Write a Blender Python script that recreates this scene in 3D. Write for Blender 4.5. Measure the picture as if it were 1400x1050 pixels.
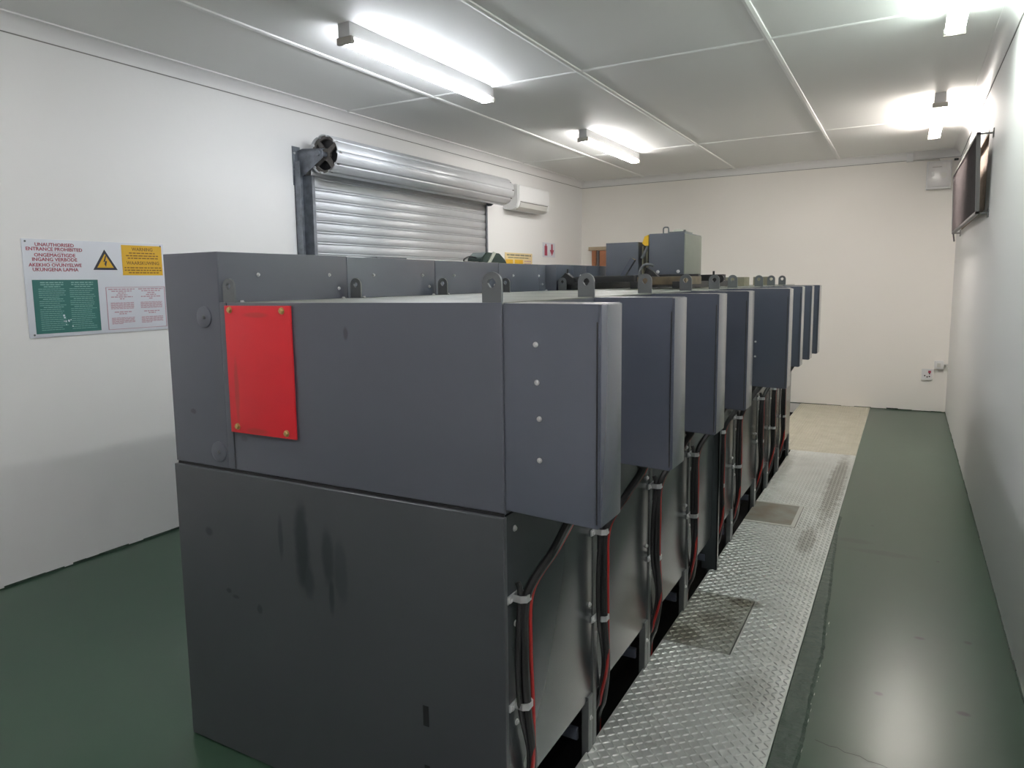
import bpy, bmesh, math, random
from mathutils import Matrix, Vector
random.seed(7)
for o in list(bpy.data.objects): bpy.data.objects.remove(o)
SC = bpy.context.scene
COL = SC.collection

# ------------------------------------------------------------------ camera
CAM_H = 1.573
YAW, PITCH, ROLL = -0.52813, -0.12285, -0.01572
fw = Vector((math.sin(YAW)*math.cos(PITCH), math.cos(YAW)*math.cos(PITCH), math.sin(PITCH)))
rt = Vector((math.cos(YAW), -math.sin(YAW), 0)); up = rt.cross(fw)
rt2 = rt*math.cos(ROLL)+up*math.sin(ROLL); up2 = -rt*math.sin(ROLL)+up*math.cos(ROLL)
cd = bpy.data.cameras.new('camera'); cam = bpy.data.objects.new('camera', cd); COL.objects.link(cam)
cam.matrix_world = Matrix(((rt2.x, up2.x, -fw.x, 0), (rt2.y, up2.y, -fw.y, 0), (rt2.z, up2.z, -fw.z, CAM_H), (0, 0, 0, 1)))
cd.sensor_fit = 'HORIZONTAL'; cd.sensor_width = 36; cd.lens = 989.33/1400*36
cd.shift_x = (700-661.77)/1400; cd.shift_y = -(525-510.22)/1400
cd.clip_start = 0.05; cd.clip_end = 60
SC.camera = cam
# ------------------------------------------------------------------ light and exposure
w = bpy.data.worlds.new('world'); SC.world = w; w.use_nodes = True
w.node_tree.nodes['Background'].inputs[0].default_value = (0.6, 0.7, 0.8, 1)
w.node_tree.nodes['Background'].inputs[1].default_value = 0.1
SC.view_settings.view_transform = 'Standard'; SC.view_settings.look = 'None'
SC.view_settings.gamma = 1; SC.view_settings.use_curve_mapping = False
SC.view_settings.exposure = 0.36
TUBE = 42.0     # radiance of the fluorescent tubes
# tube colours: near left, far left, near right, far right, behind camera left/right
TUBE_COL = {'cool': (0.90, 0.935, 1.0, .95), 'neutral': (1.0, 0.975, 0.95, 1.05), 'greenish': (0.88, 1.0, 0.93, .9), 'warm': (1.0, 0.93, 0.86, 2.1), 'aged': (1.0, 0.98, 0.98, .92)}

# ------------------------------------------------------------------ key dimensions (metres)
XL, XR, YB, YF, CE = -4.088, 0.449, 9.867, -1.9, 2.986
Y0, BX, TX, GX = 1.56, -0.855, -2.124, -1.866     # machine front, right face, left face, duct right face
ZT, ZD, ZJ = 1.527, 1.686, 0.990                  # cabinet top, duct top, joint
WL, WR = -0.862, -0.322                           # walkway plates

# ------------------------------------------------------------------ materials
def mat(name, col, rough=.5, metal=0., spec=.5, noise=None, bump=None, coat=0, emit=None, extra=None):
    """noise=(scale, amount, colour2) mottles the paint; bump=(scale, strength)"""
    m = bpy.data.materials.new(name); m.use_nodes = True
    nt = m.node_tree; N = nt.nodes; L = nt.links; b = N['Principled BSDF']
    b.inputs['Base Color'].default_value = (*col, 1); b.inputs['Roughness'].default_value = rough
    b.inputs['Metallic'].default_value = metal; b.inputs['Specular IOR Level'].default_value = spec
    b.inputs['Coat Weight'].default_value = coat; b.inputs['Coat Roughness'].default_value = .2
    if emit:
        b.inputs['Emission Color'].default_value = (*emit[0], 1); b.inputs['Emission Strength'].default_value = emit[1]
    tc = N.new('ShaderNodeTexCoord')
    if noise:
        n = N.new('ShaderNodeTexNoise'); n.inputs['Scale'].default_value = noise[0]; n.inputs['Detail'].default_value = 5
        L.new(tc.outputs['Object'], n.inputs['Vector'])
        r = N.new('ShaderNodeMapRange'); r.inputs['From Min'].default_value = .35; r.inputs['From Max'].default_value = .7
        r.inputs['To Max'].default_value = noise[1]; L.new(n.outputs['Fac'], r.inputs['Value'])
        mx = N.new('ShaderNodeMix'); mx.data_type = 'RGBA'
        mx.inputs['A'].default_value = (*col, 1); mx.inputs['B'].default_value = (*noise[2], 1)
        L.new(r.outputs[0], mx.inputs['Factor']); L.new(mx.outputs['Result'], b.inputs['Base Color'])
    if bump:
        n = N.new('ShaderNodeTexNoise'); n.inputs['Scale'].default_value = bump[0]; n.inputs['Detail'].default_value = 4
        L.new(tc.outputs['Object'], n.inputs['Vector'])
        bp = N.new('ShaderNodeBump'); bp.inputs['Strength'].default_value = bump[1]; bp.inputs['Distance'].default_value = .01
        L.new(n.outputs['Fac'], bp.inputs['Height']); L.new(bp.outputs[0], b.inputs['Normal'])
    if extra: extra(m, nt, b, tc)
    return m

def math_node(nt, op, a, b=None, c=None):
    n = nt.nodes.new('ShaderNodeMath'); n.operation = op
    for i, v in enumerate((a, b, c)):
        if v is None: continue
        if isinstance(v, (int, float)): n.inputs[i].default_value = v
        else: nt.links.new(v, n.inputs[i])
    return n.outputs[0]

def spot_mask(nt, tc, blobs, axes, nscale, namp):
    """blobs: (u, v, ru, rv, strength) soft irregular spots in the object's plane"""
    sx = nt.nodes.new('ShaderNodeSeparateXYZ'); gp = nt.nodes.new('ShaderNodeNewGeometry'); nt.links.new(gp.outputs['Position'], sx.inputs[0])
    U, V = sx.outputs[axes[0]], sx.outputs[axes[1]]
    n = nt.nodes.new('ShaderNodeTexNoise'); n.inputs['Scale'].default_value = nscale; n.inputs['Detail'].default_value = 3
    nt.links.new(gp.outputs['Position'], n.inputs['Vector'])
    nz = math_node(nt, 'MULTIPLY_ADD', n.outputs['Fac'], namp, -namp*.5)
    tot = None
    for (u, v, ru, rv, s) in blobs:
        a = math_node(nt, 'MULTIPLY_ADD', U, 1/ru, -u/ru); a = math_node(nt, 'MULTIPLY', a, a)
        b = math_node(nt, 'MULTIPLY_ADD', V, 1/rv, -v/rv); b = math_node(nt, 'MULTIPLY', b, b)
        d = math_node(nt, 'SQRT', math_node(nt, 'ADD', a, b))
        d = math_node(nt, 'ADD', d, nz)
        r = nt.nodes.new('ShaderNodeMapRange'); r.interpolation_type = 'SMOOTHSTEP'
        r.inputs['From Min'].default_value = .45; r.inputs['From Max'].default_value = 1.1
        r.inputs['To Min'].default_value = s; r.inputs['To Max'].default_value = 0
        nt.links.new(d, r.inputs['Value'])
        tot = r.outputs[0] if tot is None else math_node(nt, 'MAXIMUM', tot, r.outputs[0])
    return tot

def stained(blobs, axes, col2, nscale=12, namp=.9, rough2=None):
    def f(m, nt, b, tc):
        k = spot_mask(nt, tc, blobs, axes, nscale, namp)
        mx = nt.nodes.new('ShaderNodeMix'); mx.data_type = 'RGBA'
        src = b.inputs['Base Color'].links
        if src: nt.links.new(src[0].from_socket, mx.inputs['A'])
        else: mx.inputs['A'].default_value = b.inputs['Base Color'].default_value
        mx.inputs['B'].default_value = (*col2, 1)
        nt.links.new(k, mx.inputs['Factor']); nt.links.new(mx.outputs['Result'], b.inputs['Base Color'])
        if rough2 is not None:
            r = nt.nodes.new('ShaderNodeMapRange'); r.inputs['To Min'].default_value = b.inputs['Roughness'].default_value
            r.inputs['To Max'].default_value = rough2; nt.links.new(k, r.inputs['Value']); nt.links.new(r.outputs[0], b.inputs['Roughness'])
    return f

M = {}
M['wall'] = mat('wall paint', (.86, .85, .84), .6, spec=.3, noise=(.9, .25, (.82, .81, .80)), bump=(30, .05))
M['back wall'] = mat('cream back wall paint', (.94, .905, .86), .6, spec=.3, noise=(.9, .25, (.89, .86, .80)), bump=(30, .05))
M['ceiling'] = mat('ceiling board', (.86, .86, .84), .55, spec=.3, noise=(.7, .3, (.82, .825, .81)))
M['strip'] = mat('cover strip paint', (.86, .86, .84), .5)
M['cornice'] = mat('cornice paint', (.82, .81, .80), .5)
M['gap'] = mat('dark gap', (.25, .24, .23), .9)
def floor_extra(m, nt, b, tc):
    N, L = nt.nodes, nt.links
    k = spot_mask(nt, tc, [(-.05, 4.6, .22, .05, .5), (-.2, 4.75, .12, .05, .5), (.12, 3.55, .024, .016, 1), (.30, 3.6, .018, .016, .9),
                           (-.02, 2.98, .018, .016, 1), (.25, 2.98, .026, .018, 1), (.22, 4.6, .012, .014, 1), (-.12, 5.1, .012, .014, 1), (-2.9, 2.4, .012, .012, .8)],
                  (0, 1), 20, .5)
    mx = N.new('ShaderNodeMix'); mx.data_type = 'RGBA'; L.new(k, mx.inputs['Factor'])
    L.new(b.inputs['Base Color'].links[0].from_socket, mx.inputs['A']); mx.inputs['B'].default_value = (.012, .018, .014, 1)
    L.new(mx.outputs['Result'], b.inputs['Base Color'])
M['floor'] = mat('green floor paint', (.029, .064, .039), .28, spec=.40, noise=(1.7, .5, (.036, .072, .046)), bump=(6, .025), extra=floor_extra)
M['kerb'] = mat('rough green edge strip', (.030, .055, .038), .5, spec=.4, noise=(26, .8, (.055, .08, .06)), bump=(34, .6))
M['trench'] = mat('dark trench concrete', (.02, .02, .02), .9)
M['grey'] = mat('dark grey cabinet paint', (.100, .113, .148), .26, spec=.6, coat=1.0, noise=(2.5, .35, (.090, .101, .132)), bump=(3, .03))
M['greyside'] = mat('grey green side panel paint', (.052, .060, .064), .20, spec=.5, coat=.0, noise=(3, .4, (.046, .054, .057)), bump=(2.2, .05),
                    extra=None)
M['lowfront'] = mat('marked dark grey front paint', (.074, .080, .088), .30, spec=.5, noise=(2.2, .4, (.064, .070, .077)), bump=(3, .03),
    extra=stained([(-1.97, .77, .022, .018, .8), (-1.55, .80, .035, .17, .75), (-1.64, .80, .012, .08, .6), (-1.45, .78, .028, .12, .6), (-1.44, .66, .014, .07, .7),
                   (-1.40, .73, .03, .12, .4), (-1.89, .58, .014, .010, .8), (-1.86, .565, .02, .008, .7), (-1.75, .545, .014, .018, .7), (-1.53, .69, .03, .07, .6)],
                  (0, 2), (.02, .026, .03), 14, .9))
M['upfront'] = mat('upper front paint', (.116, .126, .152), .32, spec=.5, noise=(2.5, .35, (.104, .113, .136)), bump=(3, .03),
    extra=stained([(-1.355, 1.44, .010, .022, .6), (-1.79, 1.10, .02, .012, .4), (-2.02, 1.17, .016, .010, .7)], (0, 2), (.04, .043, .048), 30, .8))
M['top'] = mat('dust and painted sheen', (.19, .20, .165), .42, noise=(9, .6, (.16, .17, .145)))  # dust plus grazing ceiling reflection, both lightened into the base colour
M['lug'] = mat('lug paint', (.13, .14, .145), .4)
M['black'] = mat('black painted steel', (.015, .015, .017), .5)
M['post'] = mat('grey post paint', (.14, .15, .15), .35, metal=.2, noise=(12, .5, (.09, .1, .1)))
M['cable'] = mat('black cable sheath', (.012, .012, .013), .4)
M['red cable'] = mat('red cable sheath', (.40, .018, .015), .4)
M['zinc'] = mat('zinc plated steel', (.62, .63, .64), .35, metal=.6)
M['bolt'] = mat('bolt steel', (.70, .70, .70), .3, metal=.5)
M['brass'] = mat('brass bolt', (.55, .40, .16), .35, metal=.6)
M['red'] = mat('red plate paint', (.74, .024, .036), .38, noise=(4, .5, (.60, .026, .03)),
    extra=stained([(-1.80, 1.25, .012, .12, .5), (-1.72, 1.13, .06, .012, .4), (-1.70, 1.49, .06, .010, .4)], (0, 2), (.32, .06, .035), 20, .6))
def chequer_extra(m, nt, b, tc):
    k = spot_mask(nt, tc, [(-.80, 3.10, .10, .11, .75), (-.70, 3.30, .11, .10, .6), (-.62, 3.55, .09, .06, .8), (-.45, 2.75, .1, .2, .3), (-.40, 6.0, .07, 1.3, .55), (-.75, 8.3, .2, .5, .5),
                           (-.45, 4.6, .06, .3, .5), (-.84, 6.4, .08, .8, .35)], (0, 1), 14, 1.0)
    mx = nt.nodes.new('ShaderNodeMix'); mx.data_type = 'RGBA'; nt.links.new(k, mx.inputs['Factor'])
    nt.links.new(b.inputs['Base Color'].links[0].from_socket, mx.inputs['A']); mx.inputs['B'].default_value = (.17, .16, .12, 1)
    nt.links.new(mx.outputs['Result'], b.inputs['Base Color'])
M['chequer'] = mat('grey tread plate', (.74, .755, .73), .34, metal=.6, noise=(5, .6, (.60, .61, .58)), bump=(60, .08), extra=chequer_extra)
M['yellowish chequer'] = mat('yellow-tinted tread plate', (.60, .57, .47), .42, metal=.35, noise=(6, .7, (.50, .47, .37)))  # yellower base colour for the wide far plate
M['hatch'] = mat('worn hatch plate', (.42, .43, .39), .36, metal=.6, noise=(7, .7, (.28, .27, .22)), bump=(60, .08), extra=chequer_extra)
M['patch'] = mat('bare worn hatch plate', (.30, .31, .28), .45, metal=.35, noise=(7, .8, (.22, .17, .11)))
M['plateedge'] = mat('scuffed pale plate edge', (.60, .60, .56), .6)
M['galv'] = mat('galvanised steel', (.66, .67, .69), .42, metal=.3, noise=(7, .4, (.56, .57, .59)))
M['galvdark'] = mat('weathered guide steel', (.22, .24, .27), .5, metal=.4, noise=(20, .7, (.10, .11, .13)))
M['rust'] = mat('dusty drum wheel', (.20, .19, .18), .7, metal=.3, noise=(30, .8, (.10, .09, .08)))
M['white'] = mat('white plastic', (.78, .78, .78), .35)
M['offwhite'] = mat('off white plastic', (.62, .61, .58), .4)
M['sign'] = mat('sign board white', (.70, .72, .78), .35)
M['signgreen'] = mat('sign green', (.032, .15, .135), .4)
M['signpale'] = mat('sign pale green print', (.22, .42, .38), .5)
M['signyellow'] = mat('sign yellow', (.72, .42, .02), .4)
M['signred'] = mat('sign red print', (.36, .05, .09), .5)
M['signpink'] = mat('sign faded red print', (.50, .30, .36), .5)
M['signpinkbg'] = mat('sign pale panel', (.66, .62, .68), .45)
M['signdark'] = mat('sign black print', (.03, .03, .05), .5)
M['signbrown'] = mat('sign brown print', (.25, .12, .01), .5)
M['signpaleyellow'] = mat('sign pale yellow', (.78, .62, .34), .5)
M['fitting'] = mat('batten white enamel', (.62, .62, .62), .4)
M['socket'] = mat('lampholder plastic', (.45, .42, .38), .5)
M['wood'] = mat('orange brown wood', (.42, .17, .08), .5, noise=(8, .6, (.30, .11, .05)))
M['woodpale'] = mat('pale wood lintel', (.45, .36, .25), .6)
M['louvre'] = mat('brown grey louvre paint', (.12, .10, .102), .75, noise=(12, .5, (.09, .075, .075)))
M['louvreframe'] = mat('grey louvre frame', (.16, .15, .15), .5)
M['brick'] = mat('rough brick reveal', (.34, .27, .22), .85, noise=(40, .8, (.20, .165, .14)), bump=(50, .8))
M['olive'] = mat('dusty olive paint', (.26, .25, .17), .6, noise=(14, .6, (.16, .14, .10)))
M['brown'] = mat('brown insulation block', (.16, .12, .07), .6, noise=(16, .8, (.07, .055, .04)))
M['yellow'] = mat('yellow paint', (.78, .46, .02), .4)
M['boxgrey'] = mat('blue grey box paint', (.115, .125, .15), .4)
M['darkgreen'] = mat('dark green plastic', (.035, .06, .05), .7, noise=(30, .5, (.02, .035, .03)))
M['cream'] = mat('cream plastic', (.60, .60, .52), .5)
M['translucent'] = mat('grey translucent cover', (.66, .65, .65), .2, spec=.6)
for k, c in TUBE_COL.items():
    M['tube '+k] = mat('fluorescent tube '+k, (.9, .9, .9), .4, emit=(c[:3], TUBE*c[3]))

# ------------------------------------------------------------------ mesh helpers
def bx(bm, x0, x1, y0, y1, z0, z1, bev=0, seg=2):
    t = bmesh.new()
    vs = [t.verts.new((x, y, z)) for x in (x0, x1) for y in (y0, y1) for z in (z0, z1)]
    for f in ((0, 1, 3, 2), (4, 6, 7, 5), (0, 4, 5, 1), (2, 3, 7, 6), (0, 2, 6, 4), (1, 5, 7, 3)):
        t.faces.new([vs[i] for i in f])
    if bev: bmesh.ops.bevel(t, geom=list(t.edges), offset=bev, segments=seg, affect='EDGES', profile=.7)
    merge(bm, t)
def merge(bm, t):
    me = bpy.data.meshes.new('tmp'); t.to_mesh(me); t.free(); bm.from_mesh(me); bpy.data.meshes.remove(me)
def frame_of(d):
    d = d.normalized(); a = Vector((0, 0, 1)) if abs(d.z) < .9 else Vector((0, 1, 0))
    u = d.cross(a).normalized(); return u, d.cross(u).normalized()
def tube(bm, pts, r, n=10, cap=True):
    pts = [Vector(p) for p in pts]; rings = []
    for i, p in enumerate(pts):
        d = (pts[min(i+1, len(pts)-1)]-pts[max(i-1, 0)])
        if i == 0: u, v = frame_of(d)
        else:
            dn = d.normalized(); u = (u-dn*u.dot(dn)).normalized(); v = dn.cross(u)
        rr = r[i] if isinstance(r, (list, tuple)) else r
        rings.append([bm.verts.new(p+(u*math.cos(2*math.pi*k/n)+v*math.sin(2*math.pi*k/n))*rr) for k in range(n)])
    for a, b in zip(rings, rings[1:]):
        for k in range(n): bm.faces.new((a[k], a[(k+1) % n], b[(k+1) % n], b[k]))
    if cap: bm.faces.new(rings[0][::-1]); bm.faces.new(rings[-1])
def smooth_path(pts, n=8):
    P = [Vector(p) for p in pts]; out = []
    for i in range(len(P)-1):
        p0, p1, p2, p3 = P[max(i-1, 0)], P[i], P[i+1], P[min(i+2, len(P)-1)]
        for k in range(n):
            t = k/n
            out.append(.5*((2*p1)+(p2-p0)*t+(2*p0-5*p1+4*p2-p3)*t*t+(3*p1-p0-3*p2+p3)*t**3))
    out.append(P[-1]); return out
def prism(bm, poly, axis, a, b):
    """poly in the two other axes (order x,y,z without axis), extruded a..b"""
    def mk(p, t):
        q = list(p); q.insert('xyz'.index(axis), t); return q
    A = [bm.verts.new(mk(p, a)) for p in poly]; B = [bm.verts.new(mk(p, b)) for p in poly]
    n = len(poly)
    for i in range(n): bm.faces.new((A[i], A[(i+1) % n], B[(i+1) % n], B[i]))
    bm.faces.new(A[::-1]); bm.faces.new(B)
def world_loc(p):
    v = Vector((0, 0, 0))
    while p is not None: v += p.location; p = p.parent
    return v
def obj(name, bm, m, parent=None, smooth=True, label=None):
    bmesh.ops.recalc_face_normals(bm, faces=bm.faces)
    me = bpy.data.meshes.new(name)
    if parent is None:   # origin at the base of the thing
        xs = [v.co for v in bm.verts]
        o0 = Vector(((min(v.x for v in xs)+max(v.x for v in xs))/2, (min(v.y for v in xs)+max(v.y for v in xs))/2, min(v.z for v in xs)))
    else: o0 = world_loc(parent)
    keep = isinstance(m, str) and m in ('floor', 'kerb', 'lowfront', 'upfront', 'red', 'chequer', 'hatch', 'patch', 'wall', 'ceiling')
    if keep and parent is None: o0 = Vector((0, 0, 0))
    bmesh.ops.translate(bm, verts=bm.verts, vec=-o0)
    bm.to_mesh(me); bm.free()
    me.materials.append(M[m] if isinstance(m, str) else m)
    if smooth:
        me.shade_smooth(); me.set_sharp_from_angle(angle=math.radians(35))
    o = bpy.data.objects.new(name, me); COL.objects.link(o)
    if parent is None: o.location = o0
    else: o.parent = parent
    if label: o['label'] = label
    return o
def thing(name, label, cat, loc=(0, 0, 0), group=None):
    o = bpy.data.objects.new(name, None); COL.objects.link(o); o.location = loc; o.empty_display_size = .1
    o['label'] = label; o['category'] = cat
    if group: o['group'] = group
    return o
def tag(o, label, cat, group=None):
    o['label'] = label; o['category'] = cat
    if group: o['group'] = group
    return o
def struct(name, bm, m, smooth=False):
    o = obj(name, bm, m, None, smooth); o['kind'] = 'structure'; return o
def box_obj(name, dims, m, parent=None, bev=0, label=None):
    b = bmesh.new(); bx(b, *dims, bev); return obj(name, b, m, parent, label=label)
BOLT = {}
def bolt(p, axis, parent, r=.006, m='bolt', h=.006, name='bolt'):
    """hexagon bolt head; mesh shared between copies"""
    key = (axis, r, m, h)
    if key not in BOLT:
        b = bmesh.new(); d = Vector({'x': (1, 0, 0), '-y': (0, -1, 0), 'z': (0, 0, 1)}[axis])
        tube(b, [(0, 0, 0), d*.0015], r*1.35, 12); tube(b, [(0, 0, 0), d*h*.8, d*h], [r, r, r*.8], 6)
        bmesh.ops.recalc_face_normals(b, faces=b.faces)
        me = bpy.data.meshes.new('bolt'); b.to_mesh(me); b.free(); me.materials.append(M[m]); BOLT[key] = me
    o = bpy.data.objects.new(name, BOLT[key]); COL.objects.link(o); o.parent = parent
    o.location = Vector(p)-world_loc(parent)
    return o
def wall_text(body, y0, y1, z0, z1, x, m, parent, name='lettering', bold=.0):
    """lettering on the left wall, fitted to the given rectangle"""
    cu = bpy.data.curves.new('t', 'FONT'); cu.body = body; cu.size = 1; cu.offset = bold; cu.resolution_u = 2
    t = bpy.data.objects.new('t', cu); COL.objects.link(t)
    dg = bpy.context.evaluated_depsgraph_get()
    me = bpy.data.meshes.new_from_object(t.evaluated_get(dg)); bpy.data.objects.remove(t); bpy.data.curves.remove(cu)
    vs = [v.co.copy() for v in me.vertices]
    ax, bx_ = min(v.x for v in vs), max(v.x for v in vs); az, bz = min(v.y for v in vs), max(v.y for v in vs)
    off = world_loc(parent)
    for v, c in zip(me.vertices, vs):
        v.co = Vector((x, y0+(c.x-ax)/(bx_-ax)*(y1-y0), z0+(c.y-az)/(bz-az)*(z1-z0)))-off
    bm = bmesh.new(); bm.from_mesh(me)
    for dy, dz, dx in ((.0009, 0, .0002), (-.0009, 0, .0004), (0, .0006, .0006), (0, -.0006, .0008)):   # stroke weight
        t2 = bmesh.new(); t2.from_mesh(me); bmesh.ops.translate(t2, verts=t2.verts, vec=(dx, dy, dz)); merge(bm, t2)
    bm.to_mesh(me); bm.free()
    me.materials.clear(); me.materials.append(M[m]); me.name = name
    o = bpy.data.objects.new(name, me); COL.objects.link(o); o.parent = parent
    return o
def text_rows(rows, x, m, parent, name='small_print', wmin=.012, wmax=.035):
    """rows of word-like marks for print too small to read: (y0,y1,z,h)"""
    b = bmesh.new()
    for (y0, y1, z, h) in rows:
        y = y0
        while y < y1-.004:
            w_ = min(random.uniform(wmin, wmax), y1-y)
            vs = [b.verts.new((x, a, c)) for a, c in ((y, z), (y+w_, z), (y+w_, z+h), (y, z+h))]; b.faces.new(vs)
            y += w_+h*.7
    return obj(name, b, m, parent, smooth=False)

# ------------------------------------------------------------------ room
b = bmesh.new()
bx(b, XL-.1, -1.35, YF-.1, YB+.1, -.12, 0)
bx(b, WR, XR+.1, YF-.1, YB+.1, -.12, 0)
struct('floor', b, 'floor')
b = bmesh.new(); bx(b, -1.35, WR, YF-.1, YB+.1, -.75, -.7); bx(b, -1.40, -1.352, YF-.1, YB+.1, -.75, -.12); bx(b, WR+.002, WR+.05, YF-.1, YB+.1, -.75, -.12)
bx(b, -1.35, WR, YF-.1, YF, -.7, 0); bx(b, -1.35, WR, YB+.001, YB+.1, -.7, -.01)
struct('trim_1', b, 'trench')      # the cable trench under the plates
b = bmesh.new(); random.seed(3)     # rough painted edge strip beside the plates
N_ = 300; top = []; 
for i in range(N_+1):
    y = YF+(5.2-YF)*i/N_; wd = (.085+.003*math.sin(i*.21)+.007*random.random())*max(.25, min(1, (5.4-y)/2.2))
    top.append((b.verts.new((WR+.001, y, .0)), b.verts.new((WR+.004, y, .007)), b.verts.new((WR+wd-.012, y, .005+.002*random.random())), b.verts.new((WR+wd, y, .0))))
for p, q in zip(top, top[1:]):
    for k in range(3): b.faces.new((p[k], p[k+1], q[k+1], q[k]))
struct('trim_2', b, 'kerb')
def wavy(bm, axis, u0, u1, fixed, z1, amp, step=.08, side=1):
    pass
b = bmesh.new(); bx(b, XL-.1, XL, YF-.1, YB+.1, -.12, CE+.1); struct('wall_left', b, 'wall')
# right wall with a real opening behind the louvre
LY0, LY1, LZ0, LZ1 = 6.35, 9.0, 2.04, 2.60
b = bmesh.new()
bx(b, XR, XR+.15, YF-.1, LY0, -.12, CE+.1); bx(b, XR, XR+.15, LY1, YB+.1, -.12, CE+.1)
bx(b, XR, XR+.15, LY0, LY1, -.12, LZ0); bx(b, XR, XR+.15, LY0, LY1, LZ1, CE+.1)
struct('wall_right', b, 'wall')
b = bmesh.new(); bx(b, XL-.1, XR+.15, YB, YB+.1, -.12, CE+.1); struct('wall_back', b, 'back wall')
b = bmesh.new(); bx(b, XL-.1, XR+.15, YF-.1, YF, -.12, CE+.1); struct('wall_front', b, 'wall')
b = bmesh.new(); bx(b, XL-.1, XR+.15, YF-.1, YB+.1, CE, CE+.1); struct('ceiling', b, 'ceiling')
b = bmesh.new()   # cover strips over the ceiling board joints
for x in (-3.178, -1.982, -.782):
    prism(b, [(x-.02, CE), (x-.017, CE-.008), (x, CE-.012), (x+.017, CE-.008), (x+.02, CE)], 'y', YF, YB-.07)
for y, wdt in ((1.6, .02), (4.738, .02), (7.862, .013)):
    prism(b, [(y-wdt, CE), (y-wdt*.7, CE-.006), (y, CE-.009), (y+wdt*.7, CE-.006), (y+wdt, CE)], 'x', XL+.07, XR-.07)
struct('trim_3', b, 'strip')
def cornice(name, poly_axis, a, b_, wall, sgn):
    bm = bmesh.new(); r = .082; pr = [(wall, CE)]
    pr.append((wall, CE-r)); pr.append((wall+sgn*.006, CE-r))
    for k in range(1, 8):
        t = math.pi/2*k/8; pr.append((wall+sgn*(.006+(r-.012)*(1-math.cos(t))), CE-r+(r-.008)*math.sin(t)))
    pr += [(wall+sgn*r, CE-.008), (wall+sgn*r, CE)]
    prism(bm, pr, poly_axis, a, b_); return struct(name, bm, 'cornice', True)
cornice('trim_4', 'y', YF, YB, XL, 1); cornice('trim_5', 'y', YF, YB, XR, -1); cornice('trim_6', 'x', XL, XR, YB, -1)
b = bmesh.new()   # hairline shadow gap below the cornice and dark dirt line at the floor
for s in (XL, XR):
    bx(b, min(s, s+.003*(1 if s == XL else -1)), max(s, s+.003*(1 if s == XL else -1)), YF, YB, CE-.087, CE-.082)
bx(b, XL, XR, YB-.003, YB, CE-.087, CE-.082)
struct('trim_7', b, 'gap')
b = bmesh.new(); random.seed(5)
def dirt(bm, f, a, c):
    s = a
    while s < c:
        e = min(s+random.uniform(.05, .2), c); h = random.uniform(.004, .014); f(bm, s, e, h); s = e
dirt(b, lambda bm, s, e, h: bx(bm, XL, XL+.004, s, e, 0, h), YF, YB)
dirt(b, lambda bm, s, e, h: bx(bm, XR-.004, XR, s, e, 0, h), YF, YB)
dirt(b, lambda bm, s, e, h: bx(bm, s, e, YB-.004, YB, 0, h*1.3), XL, XR)
struct('baseboard_back', b, 'kerb')

# fine crack across the floor paint and pale chips beside the edge strip
b = bmesh.new(); random.seed(9); pts = []
for k in range(26):
    t = k/25; pts.append((-.20+.58*t, 2.56-.12*t+random.uniform(-.006, .006)))
for p, q in zip(pts, pts[1:]):
    vs = [b.verts.new((p[0], p[1]-.0012, .0006)), b.verts.new((q[0], q[1]-.0012, .0006)), b.verts.new((q[0], q[1]+.0012, .0006)), b.verts.new((p[0], p[1]+.0012, .0006))]; b.faces.new(vs)
struct('trim_8', b, 'trench')
b = bmesh.new()
for k in range(26):
    yy = random.uniform(2.2, 3.5); xx = WR+.086+random.uniform(-.003, .004); ln = random.uniform(.008, .05); wd = random.uniform(.001, .003)
    vs = [b.verts.new((xx, yy, .0007)), b.verts.new((xx+wd, yy+ln*.4, .0007)), b.verts.new((xx+.001, yy+ln, .0007)), b.verts.new((xx-wd*.5, yy+ln*.5, .0007))]; b.faces.new(vs)
struct('trim_9', b, 'plateedge')

# ------------------------------------------------------------------ door in the back wall
o = thing('door_1', 'orange brown wooden door in its frame', 'door', (-3.5, YB, 0)); del o['label']; del o['category']; o['kind'] = 'structure'
b = bmesh.new(); bx(b, -3.925, -3.86, YB-.03, YB, 0, 2.02); bx(b, -3.06, -3.0, YB-.03, YB, 0, 2.02); obj('door_frame', b, 'wood', o)
box_obj('lintel', (-3.97, -2.96, YB-.045, YB, 2.02, 2.07), 'woodpale', o, .004)
box_obj('door_leaf', (-3.80, -3.065, YB-.045, YB-.005, .01, 2.015), 'wood', o, .003)
box_obj('door_stop', (-3.835, -3.805, YB-.05, YB-.002, .01, 2.015), 'louvre', o)

# ------------------------------------------------------------------ tread plates over the trench
def lozenges(bm, x0, x1, y0, y1, z, pitch=.0245):
    ny = int((y1-y0)/pitch); nx = int((x1-x0)/pitch)
    for j in range(ny):
        for i in range(nx):
            cx = x0+(i+.5)*(x1-x0)/nx; cy = y0+(j+.5)*(y1-y0)/ny
            a = math.radians(45 if (i+j) % 2 else -45); c, s = math.cos(a), math.sin(a)
            L_, W_, H_ = .0142, .0038, .0034
            P = [(-L_, 0, 0), (-L_*.45, -W_, 0), (L_*.45, -W_, 0), (L_, 0, 0), (L_*.45, W_, 0), (-L_*.45, W_, 0)]
            T = [(-L_*.6, 0, H_), (L_*.6, 0, H_)]
            vs = [bm.verts.new((cx+p[0]*c-p[1]*s, cy+p[0]*s+p[1]*c, z+p[2])) for p in P+T]
            for f in ((0, 1, 6), (1, 2, 7, 6), (2, 3, 7), (3, 4, 7), (4, 5, 6, 7), (5, 0, 6)): bm.faces.new([vs[k] for k in f])
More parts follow.
